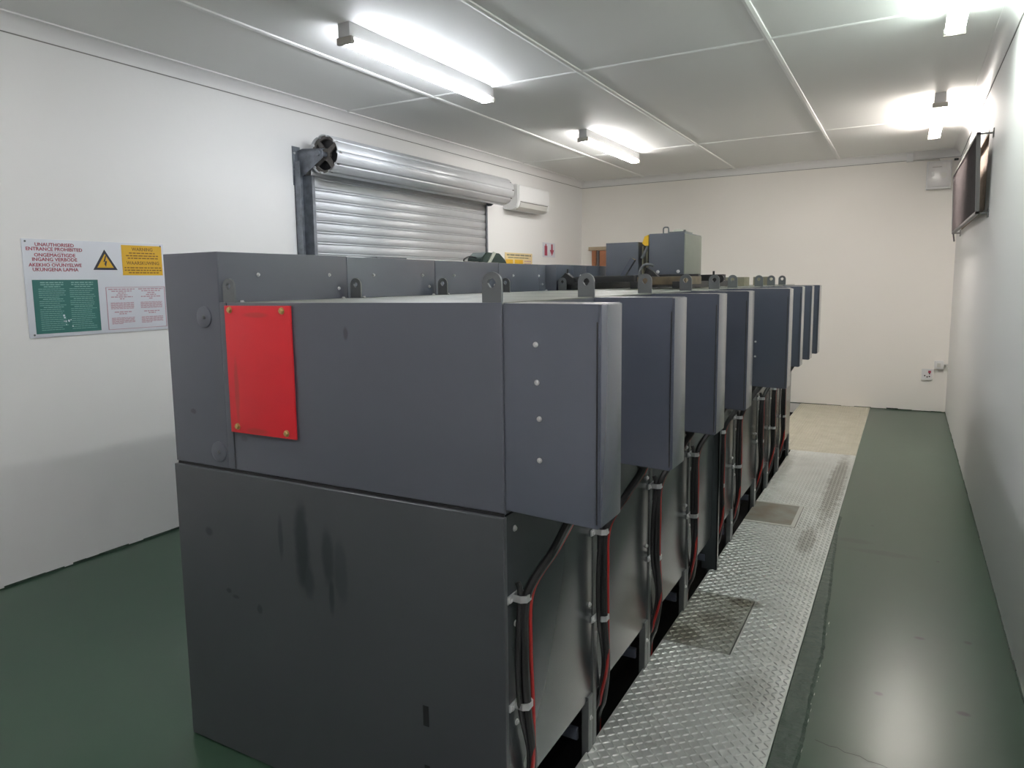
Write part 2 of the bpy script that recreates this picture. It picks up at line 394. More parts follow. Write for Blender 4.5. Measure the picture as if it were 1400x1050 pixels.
def plate(name, x0, x1, y0, y1, label, cut=None, m='chequer', loz=True, group=None):
    b = bmesh.new(); g = .002; z = .004
    rects = [(x0+g, x1-.001, y0+g, y1-g)]
    if cut:
        cx, c0, c1 = cut
        rects = [(x0+g, x1-.001, y0+g, c0), (cx, x1-.001, c0, c1), (x0+g, x1-.001, c1, y1-g)]
    for r in rects:
        bx(b, r[0], r[1], r[2], r[3], -.004, z)
        if loz: lozenges(b, r[0]+.004, r[1]-.004, r[2]+.004, r[3]-.004, z)
    return tag(obj(name, b, m, smooth=False), label, 'floor plate', group)
GP = 'tread plates over the cable trench'
plate('tread_plate', WL, WR, -1.0, .9, 'grey tread plate at the foot of the nearest cabinet, below the picture edge', group=GP)
plate('tread_plate', WL, WR, .9, 3.91, 'long grey tread plate nearest the camera, with the stained hatch let into it', (-.572, 3.0, 3.59), group=GP)
plate('tread_plate', WL, WR, 3.91, 5.99, 'middle grey tread plate with the bare smooth hatch let into it', (-.545, 4.82, 5.32), group=GP)
plate('tread_plate', WL, WR, 5.99, 7.10, 'short grey tread plate between the bare hatch plate and the wide far one', group=GP)
plate('tread_plate', -1.10, WR, 7.10, YB-.004, 'wide yellowish tread plate against the back wall', m='yellowish chequer', group=GP)
plate('hatch_plate', WL, -.575, 3.003, 3.587, 'dirty grey tread hatch with black scuffs in the nearest long plate', m='hatch')
b = bmesh.new(); bx(b, WL+.002, -.548, 4.823, 5.317, -.004, .0045); ht = tag(obj('hatch_plate', b, 'patch', smooth=False), 'smooth bare worn hatch with pale scuffed border, halfway along the walkway', 'floor plate')
b = bmesh.new(); bx(b, WL+.002, -.548, 4.823, 4.85, .0046, .0055); bx(b, -.573, -.548, 4.85, 5.317, .0046, .0055); bx(b, WL+.002, -.573, 5.30, 5.317, .0046, .0055)
obj('pale_border', b, 'plateedge', ht, smooth=False)

# ------------------------------------------------------------------ the row of electrical cabinets
SEAM = [1.56, 2.165, 2.77, 3.37, 3.95, 4.42, 5.20, 5.72, 6.25, 6.88]
LUGY = [1.56, 2.168, 2.767, 3.372, 3.944, 4.41, 5.28, 5.80, 6.35]
HOOD = [(1.56, -.604), (2.165, -.604), (2.76, -.604), (3.345, -.604), (4.11, -.536), (4.55, -.604), (5.19, -.600), (5.68, -.592), (6.16, -.588)]
ORD = ['nearest', 'second', 'third', 'fourth', 'fifth', 'sixth', 'seventh', 'eighth', 'farthest']
LAB = ['nearest dark grey electrical cabinet, broad front with the red plate, facing the camera',
       'second dark grey electrical cabinet from the front, right behind the one with the red plate',
       'third dark grey electrical cabinet from the front, two behind the red plate',
       'fourth dark grey electrical cabinet from the front, with the thick dark post below its hood',
       'fifth dark grey electrical cabinet from the front, with the widest side hood',
       'sixth dark grey electrical cabinet, its hood hidden behind the widest side hood',
       'seventh dark grey electrical cabinet, first narrow hood seen past the widest hood',
       'eighth dark grey electrical cabinet, second last of the row toward the back wall',
       'farthest dark grey electrical cabinet, last of the row with the rightmost thin hood']
def lug(x0, x1, y, z, parent):
    b = bmesh.new(); n = 20; cx = (x0+x1)/2; R = (x1-x0)/2; h = .075; zc = z+h-R; th = .008
    hr = R*.42
    outer = [(x0, z-.02)]+[(cx-R*math.cos(math.pi*k/n), zc+R*math.sin(math.pi*k/n)) for k in range(n+1)]+[(x1, z-.02)]
    # plate with a round hole: bridge outer outline to the hole ring
    m_ = len(outer); ring = []
    for p in outer:
        a = math.atan2(p[1]-zc, p[0]-cx); ring.append((cx+hr*math.cos(a), zc+hr*math.sin(a)))
    for yy in (y, y+th):
        pass
    A = [[b.verts.new((p[0], yy, p[1])) for p in outer] for yy in (y, y+th)]
    Bv = [[b.verts.new((p[0], yy, p[1])) for p in ring] for yy in (y, y+th)]
    for i in range(m_):
        j = (i+1) % m_
        if i == m_-1:
            # bottom span: hole arc closes with extra points
            a0 = math.atan2(outer[-1][1]-zc, outer[-1][0]-cx); a1 = math.atan2(outer[0][1]-zc, outer[0][0]-cx)
            if a1 > a0: a1 -= 2*math.pi
            ks = [a0+(a1-a0)*k/6 for k in range(1, 6)]
            for q in range(2):
                ex = [b.verts.new((cx+hr*math.cos(a), (y, y+th)[q], zc+hr*math.sin(a))) for a in ks]
                b.faces.new([A[q][i], A[q][j], Bv[q][j]]+ex[::-1]+[Bv[q][i]])
                if q == 0: e0 = ex
                else:
                    c0 = [Bv[0][i]]+e0+[Bv[0][j]]; c1 = [Bv[1][i]]+ex+[Bv[1][j]]
                    for u in range(len(c0)-1): b.faces.new((c0[u], c0[u+1], c1[u+1], c1[u]))
        else:
            for q in range(2): b.faces.new((A[q][i], A[q][j], Bv[q][j], Bv[q][i]))
            b.faces.new((Bv[0][i], Bv[0][j], Bv[1][j], Bv[1][i]))
        b.faces.new((A[0][i], A[0][j], A[1][j], A[1][i]))
    bx(b, cx-.016, cx+.016, y+th, y+.03, z, z+.004)      # foot
    o = obj('lifting_lug', b, 'lug', parent)
    return o

def clamp(y, z, parent, w_=.05):
    b = bmesh.new()
    bx(b, BX+.001, BX+.006, y-.045, y+.03, z-.010, z+.010, .001)
    ring = []
    pts = [(BX+.006, y-.020), (BX+.030, y-.022), (BX+.044, y-.012), (BX+.044, y+.014), (BX+.030, y+.024), (BX+.006, y+.022)]
    inner = [(BX+.006, y-.016), (BX+.028, y-.018), (BX+.040, y-.009), (BX+.040, y+.011), (BX+.028, y+.020), (BX+.006, y+.018)]
    for i in range(5):
        prism(b, [pts[i], pts[i+1], inner[i+1], inner[i]], 'z', z-.009, z+.009)
    c = obj('cable_clamp', b, 'zinc', parent)
    bolt((BX+.006, y-.035, z), 'x', c, .007)
    return c

for i in range(9):
    y0, y1 = SEAM[i], SEAM[i+1]
    c = thing('electrical_cabinet', LAB[i], 'electrical cabinet', (-1.49, (y0+y1)/2, 0), 'row of dark grey electrical cabinets')
    gx = GX if i < 4 else -1.80
    g = .0025
    # carcass and plinth
    b = bmesh.new(); bx(b, TX+.004, BX-.012, y0+g, y1-g, .17, ZJ-.002); obj('lower_body', b, 'grey', c)
    b = bmesh.new(); bx(b, TX+.02, -1.36, y0+.01, y1-.01, 0, .172); bx(b, -1.36, BX-.03, y0+.01, y0+.05, .10, .172); obj('plinth', b, 'black', c)
    # right side panel with folded edges
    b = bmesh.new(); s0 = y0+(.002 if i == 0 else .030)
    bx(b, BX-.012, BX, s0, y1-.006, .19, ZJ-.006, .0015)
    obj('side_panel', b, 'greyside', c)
    for (yy, zz) in ((y0+.05, .94), (y0+.05, .68), (y0+.05, .40), (y1-.035, .80), (y1-.035, .52)):
        if i > 5 and zz not in (.94, .68): continue
        if i > 0 and yy < y0+.1: yy = y0+.04
        bolt((BX, yy, zz), 'x', c, .0065)
    # support post at the seam, standing in the trench
    if i > 0:
        b = bmesh.new(); pw = .012
        if i == 4:
            bx(b, BX-.05, BX+.030, y0-.06, y0-.052, .0055, .98); bx(b, BX+.024, BX+.030, y0-.06, y0-.015, .0055, .98); bx(b, BX-.05, BX+.03, y0-.022, y0-.015, .0055, .98)
            obj('support_post', b, 'greyside', c, label='thick dark channel post')
        else:
            bx(b, BX-.03, BX+.003, y0-.005, y0+.024, -.7, ZJ-.01, .001)
            obj('support_post', b, 'post', c)
    else:
        b = bmesh.new(); bx(b, BX-.05, BX-.014, y0+.01, y0+.05, -.7, .18); obj('support_post', b, 'black', c)
    # angle feet, paler steel below the panel
    b = bmesh.new(); bx(b, BX-.02, BX+.004, y1-.05, y1-.012, -.04, .20, .001); obj('foot_bracket', b, 'post', c)
    bolt((BX+.004, y1-.03, .12), 'x', c, .006)
    b = bmesh.new(); bx(b, BX-.42, BX-.38, y0+.02, y1-.02, .06, .16); bx(b, BX-.42, BX-.03, y1-.07, y1-.055, .05, .09); obj('base_rail', b, 'grey', c)
    # upper body, top sheet and the tall duct along the left
    b = bmesh.new(); bx(b, gx, BX-(.0 if i else .0), y0+g, y1-g, ZJ, ZT-.004); obj('upper_body', b, 'upfront' if i == 0 else 'grey', c)
    b = bmesh.new(); bx(b, gx+.012, BX-.001, y0+.004, y1-.010, ZT-.004, ZT, .001)
    obj('top_sheet', b, 'top', c)
    b = bmesh.new(); bx(b, TX, gx, y0+.0015, y1-.0015, ZJ-(.0 if i else 0), ZD-(.006*min(i, 3)/3), .003); obj('bus_duct', b, 'upfront' if i == 0 else 'grey', c)
    if i < 5:
        for (yy, zz) in ((y0+.16, 1.615), (y1-.10, 1.615), (y1-.05, 1.565)): bolt((gx, yy, zz), 'x', c, .005)
        for yy in (y0+.06, y1-.06): bolt((gx+.03, yy, ZT), 'z', c, .006)
    # lifting lugs
    ly = LUGY[i]
    lug(-.912, BX-.002, ly-(.001 if i == 0 else -.0), ZT, c)
    if i < 5 or i in (6, 7): lug(gx+.012, gx+.062, y0+.002, ZT, c)
    # side hood
    hy, hx = HOOD[i]
    b = bmesh.new()
    prism(b, [(BX, ZJ+.012), (BX, ZT-.002), (hx, ZT-.004), (hx, ZJ)], 'y', hy+.001, hy+.145)
    bmesh.ops.bevel(b, geom=list(b.edges), offset=.002, segments=2, affect='EDGES')
    h = obj('side_hood', b, 'grey', c)
    box_obj('hood_lid', (hx-.0005, hx+.004, hy+.006, hy+.142, ZJ+.004, ZT-.006), 'grey', h, .001)
    b = bmesh.new(); bx(b, hx-.006, hx-.003, hy-.0005, hy+.002, ZJ+.012, ZT-.045); obj('lid_seam', b, 'black', h)
    if i == 0:
        for (xx, zz) in ((-.766, 1.426), (-.763, 1.334), (-.757, 1.245), (-.757, 1.142)): bolt((xx, hy+.001, zz), '-y', h, .005)
    if i == 4:
        for zz in (1.16, 1.24): bolt((hx-.16, hy+.001, zz), '-y', h, .004)
    # cables out of the hood, down the seam into the trench
    random.seed(20+i)
    j = lambda a: random.uniform(-a, a)
    yc = hy+.08; ys = y0+(.045 if i == 0 else -.005)+(.02 if i else 0)
    P = [(-.705+j(.02), yc+.02, ZJ+.04), (-.72, yc+.01, .965), (-.775, ys+.07, .87), (-.822, ys+.01, .765), (-.823, ys-.01+j(.01), .62), (-.824, ys+j(.012), .46),
         (-.826, ys+.035+j(.01), .28), (-.850, ys+.08+j(.02), .13), (-.895, ys+.12, -.02), (-.93, ys+.2, -.5)]
    b = bmesh.new(); tube(b, smooth_path(P), .0125, 10); obj('power_cable', b, 'cable', c, label='thick black cable')
    Q_ = [(p[0]+.006, p[1]+.020+(j(.006) if 2 < k < 9 else 0), p[2]) for k, p in enumerate(P)]
    Q_[0] = (Q_[0][0], yc+.03, ZJ+.04); Q_[6] = (Q_[6][0], Q_[6][1]-.03, Q_[6][2]); Q_[7] = (Q_[7][0]-.012, Q_[7][1]-.03, Q_[7][2])
    b = bmesh.new(); tube(b, smooth_path(Q_), .0055, 8); obj('red_cable', b, 'red cable', c, label='thin red cable')
    R_ = [(p[0]-.012, p[1]-.016, p[2]) for p in P[3:]]; R_[3] = (R_[3][0], R_[3][1]+.02, R_[3][2])
    b = bmesh.new(); tube(b, smooth_path([(-.842, ys-.006, .80)]+R_), .008, 8); obj('earth_cable', b, 'cable', c)
    b = bmesh.new(); tube(b, [(P[1][0], P[1][1], ZJ+.004), (P[1][0]-.002, P[1][1], ZJ-.022)], .018, 12); obj('cable_gland', b, 'black', c)
    clamp(ys, .76, c); clamp(ys+.005, .46, c)
    # first cabinet: the broad front
    if i == 0:
        b = bmesh.new(); bx(b, TX-.002, BX+.003, y0-.014, y0+.004, .004, ZJ-.006, .003, 3)
        f = obj('lower_front_panel', b, 'lowfront', c)
        for zz in (.345, .165): box_obj('panel_slot', (-1.116, -1.098, y0-.0155, y0-.0135, zz, zz+.06), 'black', f)
        b = bmesh.new(); bx(b, TX+.004, BX-.002, y0-.002, y0+.002, ZJ-.006, ZJ+.002); obj('joint_shadow_gap', b, 'black', c)
        b = bmesh.new(); bx(b, GX+.003, BX-.001, y0-.004, y0+.003, ZJ+.004, ZT, .0025, 3); obj('upper_front_panel', b, 'upfront', c)
        b = bmesh.new(); bx(b, TX+.001, GX+.001, y0-.006, y0+.003, ZJ+.004, ZD, .003, 3); obj('duct_end_panel', b, 'upfront', c)
        # folded return of the duct end toward the right, beside the top lug
        box_obj('corner_strip', (GX+.001, GX+.030, y0-.0055, y0+.004, ZJ+.006, ZT+.001), 'upfront', c, .001)
        box_obj('fold_seam', (GX+.0305, GX+.0335, y0-.0048, y0+.002, ZJ+.006, ZT-.001), 'black', c)
        for (xx, zz) in ((-1.938, 1.482), (-1.906, 1.045)):
            b = bmesh.new(); tube(b, [(xx, y0-.004, zz), (xx, y0-.0085, zz), (xx, y0-.0095, zz)], [.034, .034, .031], 28)
            d = obj('blanking_disc', b, 'upfront', c); bolt((xx+.002, y0-.0095, zz), '-y', d, .005, 'lug', .004)
        b = bmesh.new(); bx(b, -1.836, -1.556, y0-.012, y0-.006, 1.119, 1.518, .001)
        r_ = obj('red_plate', b, 'red', c, label='bright red rectangular plate')
        for (xx, zz) in ((-1.812, 1.505), (-1.590, 1.503), (-1.805, 1.139), (-1.594, 1.135)): bolt((xx, y0-.012, zz), '-y', r_, .008, 'brass', .008)
    if i == 8:
        box_obj('end_panel', (TX, BX, y1-.002, y1+.002, .05, ZT), 'grey', c)
    if i == 1:
        box_obj('loose_cover_strip', (TX+.03, TX+.10, y1-.22, y1+.0, ZD-.002, ZD+.012), 'grey', c)

# ------------------------------------------------------------------ things standing on top of the cabinets
ZF = 1.612
f = thing('steel_frame', 'low black steel frame with rails lying on top of the middle cabinets', 'frame', (-1.4, 4.5, ZT))
for d_ in ((-1.76, -1.34, 3.99, 4.03, 1.571, 1.606), (-1.76, -1.08, 4.40, 4.46, 1.571, ZF), (-1.76, -1.08, 5.10, 5.16, 1.571, ZF)): box_obj('cross_rail', d_, 'black', f, .003)
for x in (-1.76, -1.36, -1.12): box_obj('runner', (x, x+.04, 3.99, 5.5, ZT+.006, 1.57), 'black', f, .002)
b = bmesh.new(); bx(b, -1.34, -1.06, 4.05, 4.40, 1.552, 1.598, .006); obj('insulation_block', b, 'brown', f, label='dirty brown block')
b = bmesh.new()
prism(b, [(-1.50, 1.60), (-1.47, 1.60), (-1.405, 1.70), (-1.43, 1.715)], 'y', 4.2, 4.23); obj('brace', b, 'grey', f)
b = bmesh.new()
tube(b, smooth_path([(-1.36, 4.2, 1.56), (-1.375, 4.2, 1.62), (-1.35, 4.2, 1.665), (-1.315, 4.2, 1.67), (-1.29, 4.2, 1.66)]), .008, 8)
obj('curved_bar', b, 'lug', f)
b = bmesh.new(); prism(b, [(-1.36, 1.60), (-1.27, 1.60), (-1.30, 1.63), (-1.34, 1.655)], 'y', 4.22, 4.26); obj('gusset', b, 'black', f)
b = bmesh.new()
prism(b, [(-1.80, 1.58), (-1.70, 1.555), (-1.70, 1.60), (-1.745, 1.63), (-1.765, 1.61)], 'y', 3.96, 4.0)
tube(b, [(-1.745, 3.98, 1.60), (-1.738, 3.98, 1.652)], .005); obj('end_bracket', b, 'black', f)
# box A
def equip_box(x0, x1, y0, y1, z1, label, big):
    t = thing('equipment_box', label, 'box', ((x0+x1)/2, (y0+y1)/2, ZF))
    b = bmesh.new(); bx(b, x0, x1, y0, y1, ZF, z1, .003); obj('casing', b, 'boxgrey', t)
    return t
a = equip_box(-1.735, -1.515, 4.60, 4.95, 1.826, 'lower blue grey metal box on top of the cabinets, left of the taller one', False)
t = thing('yellow_lever', 'yellow headed lever standing in the gap between the two grey boxes', 'lever', (-1.47, 4.62, ZF))
b = bmesh.new(); bx(b, -1.497, -1.486, 4.62, 4.66, ZF, 1.80); bx(b, -1.470, -1.458, 4.62, 4.66, ZF, 1.80); obj('upright', b, 'olive', t)
b = bmesh.new(); tube(b, [(-1.490, 4.60, 1.72), (-1.455, 4.60, 1.79)], .009); obj('lever_arm', b, 'lug', t)
b = bmesh.new(); prism(b, [(-1.49, 1.815), (-1.475, 1.858), (-1.449, 1.868), (-1.449, 1.80), (-1.472, 1.80)], 'y', 4.60, 4.68); obj('lever_head', b, 'yellow', t, label='yellow head')
q = equip_box(-1.445, -1.220, 4.60, 5.03, 1.873, 'taller blue grey metal box with a pale right side, on the cabinets', True)
b = bmesh.new(); bx(b, -1.219, -1.2165, 4.604, 5.026, ZF+.004, 1.866, .001); obj('side_cover', b, 'top', q, label='pale side')  # thin paler sheet over the right side of the box
for (xx, zz) in ((-1.385, 1.632), (-1.255, 1.632)): bolt((xx, 4.60, zz), '-y', q, .008)
b = bmesh.new(); tube(b, smooth_path([(-1.37, 4.66, 1.873), (-1.37, 4.66, 1.905), (-1.362, 4.66, 1.913), (-1.345, 4.66, 1.913), (-1.337, 4.66, 1.905), (-1.337, 4.66, 1.873)], 4), .0045, 8); obj('lifting_handle', b, 'lug', q)
b = bmesh.new(); bx(b, -1.345, -1.235, 4.68, 4.86, 1.873, 1.886, .002); tube(b, [(-1.25, 4.72, 1.886), (-1.25, 4.72, 1.896)], .008); obj('top_flange', b, 'lug', q)
b = bmesh.new(); tube(b, [(-1.30, 4.74, 1.886), (-1.30, 4.74, 1.898), (-1.30, 4.74, 1.902)], [.028, .028, .02], 16); obj('filler_cap', b, 'cream', q)
# linkage to the right of the boxes
t = thing('operating_linkage', 'black lever linkage with a small wheel, right of the taller box', 'linkage', (-1.1, 4.9, ZT))
b = bmesh.new(); bx(b, -1.21, -1.04, 4.80, 4.84, ZT+.03, ZT+.055); bx(b, -1.20, -1.17, 4.80, 4.84, ZT, ZT+.08); bx(b, -1.08, -1.05, 4.82, 4.86, ZT, ZT+.05); obj('link_bar', b, 'black', t)
b = bmesh.new(); tube(b, [(-1.085, 4.82, ZT+.05), (-1.085, 4.82, ZT+.105)], .007); obj('pin', b, 'black', t)
b = bmesh.new(); tube(b, [(-1.04, 4.79, ZT+.055), (-1.04, 4.81, ZT+.055)], .026, 18); tube(b, [(-1.04, 4.782, ZT+.055), (-1.04, 4.79, ZT+.055)], .010, 10); obj('wheel', b, 'black', t)
b = bmesh.new(); bx(b, -1.17, -1.03, 5.55, 5.75, ZT, ZT+.066, .004); tag(obj('terminal_block', b, 'olive'), 'dusty olive block on the cabinet tops, right of the black linkage', 'block')
b = bmesh.new(); bx(b, -1.10, -.97, 6.3, 6.42, ZT, ZT+.068, .004); tag(obj('terminal_block', b, 'olive'), 'small olive block farther back among the lifting lugs', 'block')
# green case with loop
t = thing('equipment_case', 'dark green case with a slanting cream strip and looped black cord, on the left duct', 'equipment case', (-1.98, 3.45, ZD-.006))
z0 = ZD-.0055
b = bmesh.new(); prism(b, [(3.30, z0), (3.31, z0+.03), (3.355, z0+.058), (3.50, z0+.056), (3.56, z0+.025), (3.585, z0)], 'x', -2.02, -1.93)
bmesh.ops.bevel(b, geom=list(b.edges), offset=.004, segments=2, affect='EDGES'); obj('case', b, 'darkgreen', t)
b = bmesh.new(); prism(b, [(3.355, z0+.002), (3.385, z0+.0), (3.448, z0+.056), (3.420, z0+.062)], 'x', -1.929, -1.924); obj('strip', b, 'cream', t)
b = bmesh.new(); tube(b, smooth_path([(-1.97, 3.31, z0+.03), (-1.96, 3.24, z0+.034), (-1.95, 3.17, z0+.022), (-1.95, 3.16, z0+.008), (-1.95, 3.22, z0+.005), (-1.95, 3.30, z0+.006)]), .004, 8); obj('cord', b, 'black', t)

# ------------------------------------------------------------------ roller shutter on the left wall
t = thing('roller_shutter', 'galvanised roller shutter with its drum above, on the left wall', 'roller shutter', (XL, 5.6, 0))
SX, DZ, DX, DR = XL+.075, 2.563, XL+.228, .148
SY0, SY1 = 4.265, 6.955
b = bmesh.new(); prof = []; pt = .0825; z = 0.02
k = 0
while z < 2.50:
    for (dz, dx) in ((0, .004), (.003, .012), (.010, .0145), (.036, .0165), (.056, .015), (.062, .013), (.065, .000), (.0695, .000), (.072, .010), (.079, .011)):
        prof.append((SX+dx, z+dz))
    z += pt; k += 1
rows = [[b.verts.new((p[0], y, p[1])) for p in prof] for y in (SY0, SY1)]
for i in range(len(prof)-1): b.faces.new((rows[0][i], rows[1][i], rows[1][i+1], rows[0][i+1]))
c_ = obj('curtain', b, 'galv', t); sm = c_.modifiers.new('thickness', 'SOLIDIFY'); sm.thickness = .002
b = bmesh.new(); n = 220; r0, r1 = [], []
def drum_r(a):
    s = (a/(2*math.pi)*10) % 1
    return DR+(-.007 if s < .10 else .004*math.sin(math.pi*(s-.10)/.90)**.5)
for k in range(n):
    a = 2*math.pi*k/n; r = drum_r(a)-.006
    r0.append(b.verts.new((DX+r*math.cos(a), SY0-.005, DZ+r*math.sin(a)))); r1.append(b.verts.new((DX+r*math.cos(a), SY1+.12, DZ+r*math.sin(a))))
for k in range(n): b.faces.new((r0[k], r0[(k+1) % n], r1[(k+1) % n], r1[k]))
d = obj('drum', b, 'galv', t); sm = d.modifiers.new('thickness', 'SOLIDIFY'); sm.thickness = .006
for yy, nm in ((SY0+.02, 'drum_wheel'), (SY1+.10, 'drum_wheel')):
    b = bmesh.new()
    for k in range(48):
        a0, a1 = 2*math.pi*k/48, 2*math.pi*(k+1)/48
        for (ra, rb) in ((.115, .141), (.02, .045)):
            q_ = [(DX+ra*math.cos(a0), DZ+ra*math.sin(a0)), (DX+rb*math.cos(a0), DZ+rb*math.sin(a0)), (DX+rb*math.cos(a1), DZ+rb*math.sin(a1)), (DX+ra*math.cos(a1), DZ+ra*math.sin(a1))]
            prism(b, q_, 'y', yy, yy+.02)
    for k in range(4):
        a = math.radians(35+90*k); u = Vector((math.cos(a), math.sin(a))); v = Vector((-u.y, u.x))
        q_ = [(DX+u.x*.03+v.x*.022, DZ+u.y*.03+v.y*.022), (DX+u.x*.12+v.x*.014, DZ+u.y*.12+v.y*.014), (DX+u.x*.12-v.x*.014, DZ+u.y*.12-v.y*.014), (DX+u.x*.03-v.x*.022, DZ+u.y*.03-v.y*.022)]
        prism(b, q_, 'y', yy+.002, yy+.016)
    obj(nm, b, 'rust', t)
b = bmesh.new(); tube(b, [(DX, SY0-.07, DZ), (DX, SY1+.16, DZ)], .018, 14); obj('shaft', b, 'galvdark', t)
b = bmesh.new(); tube(b, [(DX, SY1+.113, DZ), (DX, SY1+.117, DZ)], .138, 40); obj('end_disc', b, 'galv', t)
b = bmesh.new(); tube(b, [(DX, SY0+.05, DZ), (DX, SY0+.052, DZ)], .138, 40); obj('inner_disc', b, 'black', t)
for yy in (SY0-.05, SY1+.125):
    b = bmesh.new(); prism(b, [(XL, DZ-.14), (XL, DZ+.04), (XL+.06, DZ+.05), (DX+.03, DZ+.035), (DX+.03, DZ-.035), (XL+.08, DZ-.14)], 'y', yy, yy+.005)
    bx(b, XL, DX+.03, yy, yy+.03, DZ+.030, DZ+.036); bx(b, XL, XL+.006, yy-.05, yy+.03, DZ-.22, DZ+.07)
    tube(b, [(DX, yy-.005, DZ), (DX, yy+.012, DZ)], .035, 16); obj('bracket', b, 'galvdark', t)
    for zz in (DZ-.1, DZ+.02): bolt((XL+.006, yy-.03, zz), 'x', t, .009, 'zinc')
for yy, s in ((SY0, -1), (SY1, 1)):
    b = bmesh.new(); y_a, y_b = (yy-.09, yy+.025) if s < 0 else (yy-.02, yy+.03)
    bx(b, XL, XL+.06, y_a, y_a+.006, 0, 2.52); bx(b, XL, XL+.008, y_a, y_b, 0, 2.60 if s < 0 else 2.42)
    bx(b, SX+.022, SX+.028, min(yy, yy-s*.025), max(yy, yy-s*.025), 0, 2.42); bx(b, XL, SX+.028, yy+.001 if s > 0 else yy-.006, yy+.007 if s > 0 else yy, 0, 2.42)
    obj('guide_rail', b, 'galvdark', t)

# ------------------------------------------------------------------ air conditioner
t = thing('air_conditioner', 'white split air conditioner high on the left wall past the shutter', 'air conditioner', (XL, 7.93, 2.42))
b = bmesh.new(); prism(b, [(XL, 2.425), (XL, 2.70), (XL+.17, 2.70), (XL+.195, 2.685), (XL+.20, 2.50), (XL+.175, 2.44), (XL+.12, 2.42)], 'y', 7.50, 8.35)
bmesh.ops.bevel(b, geom=[e for e in b.edges], offset=.008, segments=3, affect='EDGES'); obj('casing', b, 'white', t)
b = bmesh.new(); bx(b, XL+.196, XL+.206, 7.52, 8.33, 2.515, 2.685, .004); obj('front_panel', b, 'white', t)
b = bmesh.new(); prism(b, [(XL+.130, 2.424), (XL+.182, 2.452), (XL+.200, 2.498), (XL+.203, 2.490), (XL+.187, 2.446), (XL+.135, 2.417)], 'y', 7.56, 8.28); obj('air_flap', b, 'offwhite', t)
b = bmesh.new(); bx(b, XL+.199, XL+.204, 7.56, 8.28, 2.499, 2.509); obj('outlet_slot', b, 'gap', t)

# ------------------------------------------------------------------ signs on the left wall
t = thing('safety_notice_board', 'white notice board with green, yellow and pink panels and a lightning triangle', 'sign', (XL, 2.57, 1.32))
box_obj('board', (XL, XL+.006, 2.140, 2.994, 1.318, 1.852), 'sign', t, .0015)
X1 = XL+.0065
RED = [('UNAUTHORISED', 2.208, 2.421, 1.823), ('ENTRANCE PROHIBITED', 2.160, 2.467, 1.799), ('ONGEMAGTIGDE', 2.200, 2.425, 1.767),
       ('INGANG VERBODE', 2.188, 2.433, 1.743), ('AKEKHO OVUNYELWE', 2.167, 2.457, 1.713), ('UKUNGENA LAPHA', 2.186, 2.436, 1.688)]
for s_, a, c, zc in RED: wall_text(s_, a, c, zc-.0092, zc+.0092, X1, 'signred', t, 'red_lettering', .0)
b = bmesh.new(); bx(b, X1-.0005, X1+.0005, 2.27, 2.36, 1.782, 1.784); bx(b, X1-.0005, X1+.0005, 2.27, 2.36, 1.727, 1.729); obj('rule', b, 'signpink', t)
box_obj('green_panel', (X1-.001, X1+.001, 2.176, 2.545, 1.338, 1.632), 'signgreen', t)
rows = []
for col0, col1 in ((2.205, 2.355), (2.375, 2.528)):
    for q_, (ins, hh) in enumerate([(.012, .006), (.012, .005), (.03, .005), (0, .003), (0, .003), (0, .003), (0, .003), (0, .003), (.02, .004), (0, .003), (0, .003), (0, .003), (.02, .004), (0, .003), (0, .003), (0, .003),
                                    (0, .003), (0, .003), (0, .003), (0, .003), (0, .003), (0, .003), (0, .003), (0, .003)]):
        rows.append((col0+ins, col1-ins-(random.random()*.04 if hh < .004 else 0), 1.614-q_*.0112, hh))
for cc in (0, 1): text_rows([q_ for q_ in rows if (q_[0] > 2.365) == bool(cc)], X1+.0012, 'signpale', t, wmax=.03)
b = bmesh.new(); random.seed(11)
for k in range(9):
    yy, zz = 2.36+random.uniform(-.03, .03), 1.40+random.uniform(-.035, .035); tube(b, [(X1+.001, yy, zz), (X1+.0018, yy, zz)], random.uniform(.003, .006), 8)
obj('white_dots', b, 'sign', t)
def tri(c, h, wd): return [(c[0]-wd/2, c[1]-h/3), (c[0]+wd/2, c[1]-h/3), (c[0], c[1]+h*2/3)]
b = bmesh.new(); prism(b, tri((2.600, 1.728), .118, .150), 'x', X1-.001, X1+.001); obj('triangle_border', b, 'signdark', t)
b = bmesh.new(); prism(b, tri((2.600, 1.728), .080, .102), 'x', X1, X1+.002); obj('triangle', b, 'signyellow', t)
b = bmesh.new(); prism(b, [(2.602, 1.772), (2.588, 1.735), (2.600, 1.738), (2.594, 1.722), (2.603, 1.706), (2.604, 1.711), (2.610, 1.742), (2.599, 1.739), (2.608, 1.770)], 'x', X1+.001, X1+.0025); obj('lightning_bolt', b, 'signdark', t)
box_obj('yellow_panel', (X1-.001, X1+.001, 2.708, 2.978, 1.658, 1.838), 'signyellow', t)
wall_text('WARNING', 2.775, 2.915, 1.805, 1.825, X1+.0012, 'signbrown', t, 'warning_lettering')
wall_text('WAARSKUWING', 2.735, 2.955, 1.722, 1.742, X1+.0012, 'signbrown', t, 'warning_lettering')
text_rows([(2.755, 2.93, 1.788, .007), (2.735, 2.955, 1.772, .007), (2.745, 2.95, 1.757, .007), (2.72, 2.968, 1.700, .007), (2.72, 2.970, 1.685, .007), (2.745, 2.95, 1.670, .007)], X1+.0012, 'signbrown', t, wmax=.03)
b = bmesh.new()
bx(b, X1-.001, X1+.001, 2.590, 2.594, 1.336, 1.588); bx(b, X1-.001, X1+.001, 2.980, 2.984, 1.336, 1.588); bx(b, X1-.001, X1+.001, 2.590, 2.984, 1.585, 1.588); bx(b, X1-.001, X1+.001, 2.590, 2.984, 1.336, 1.339)
obj('panel_border', b, 'signpink', t)
rows = []
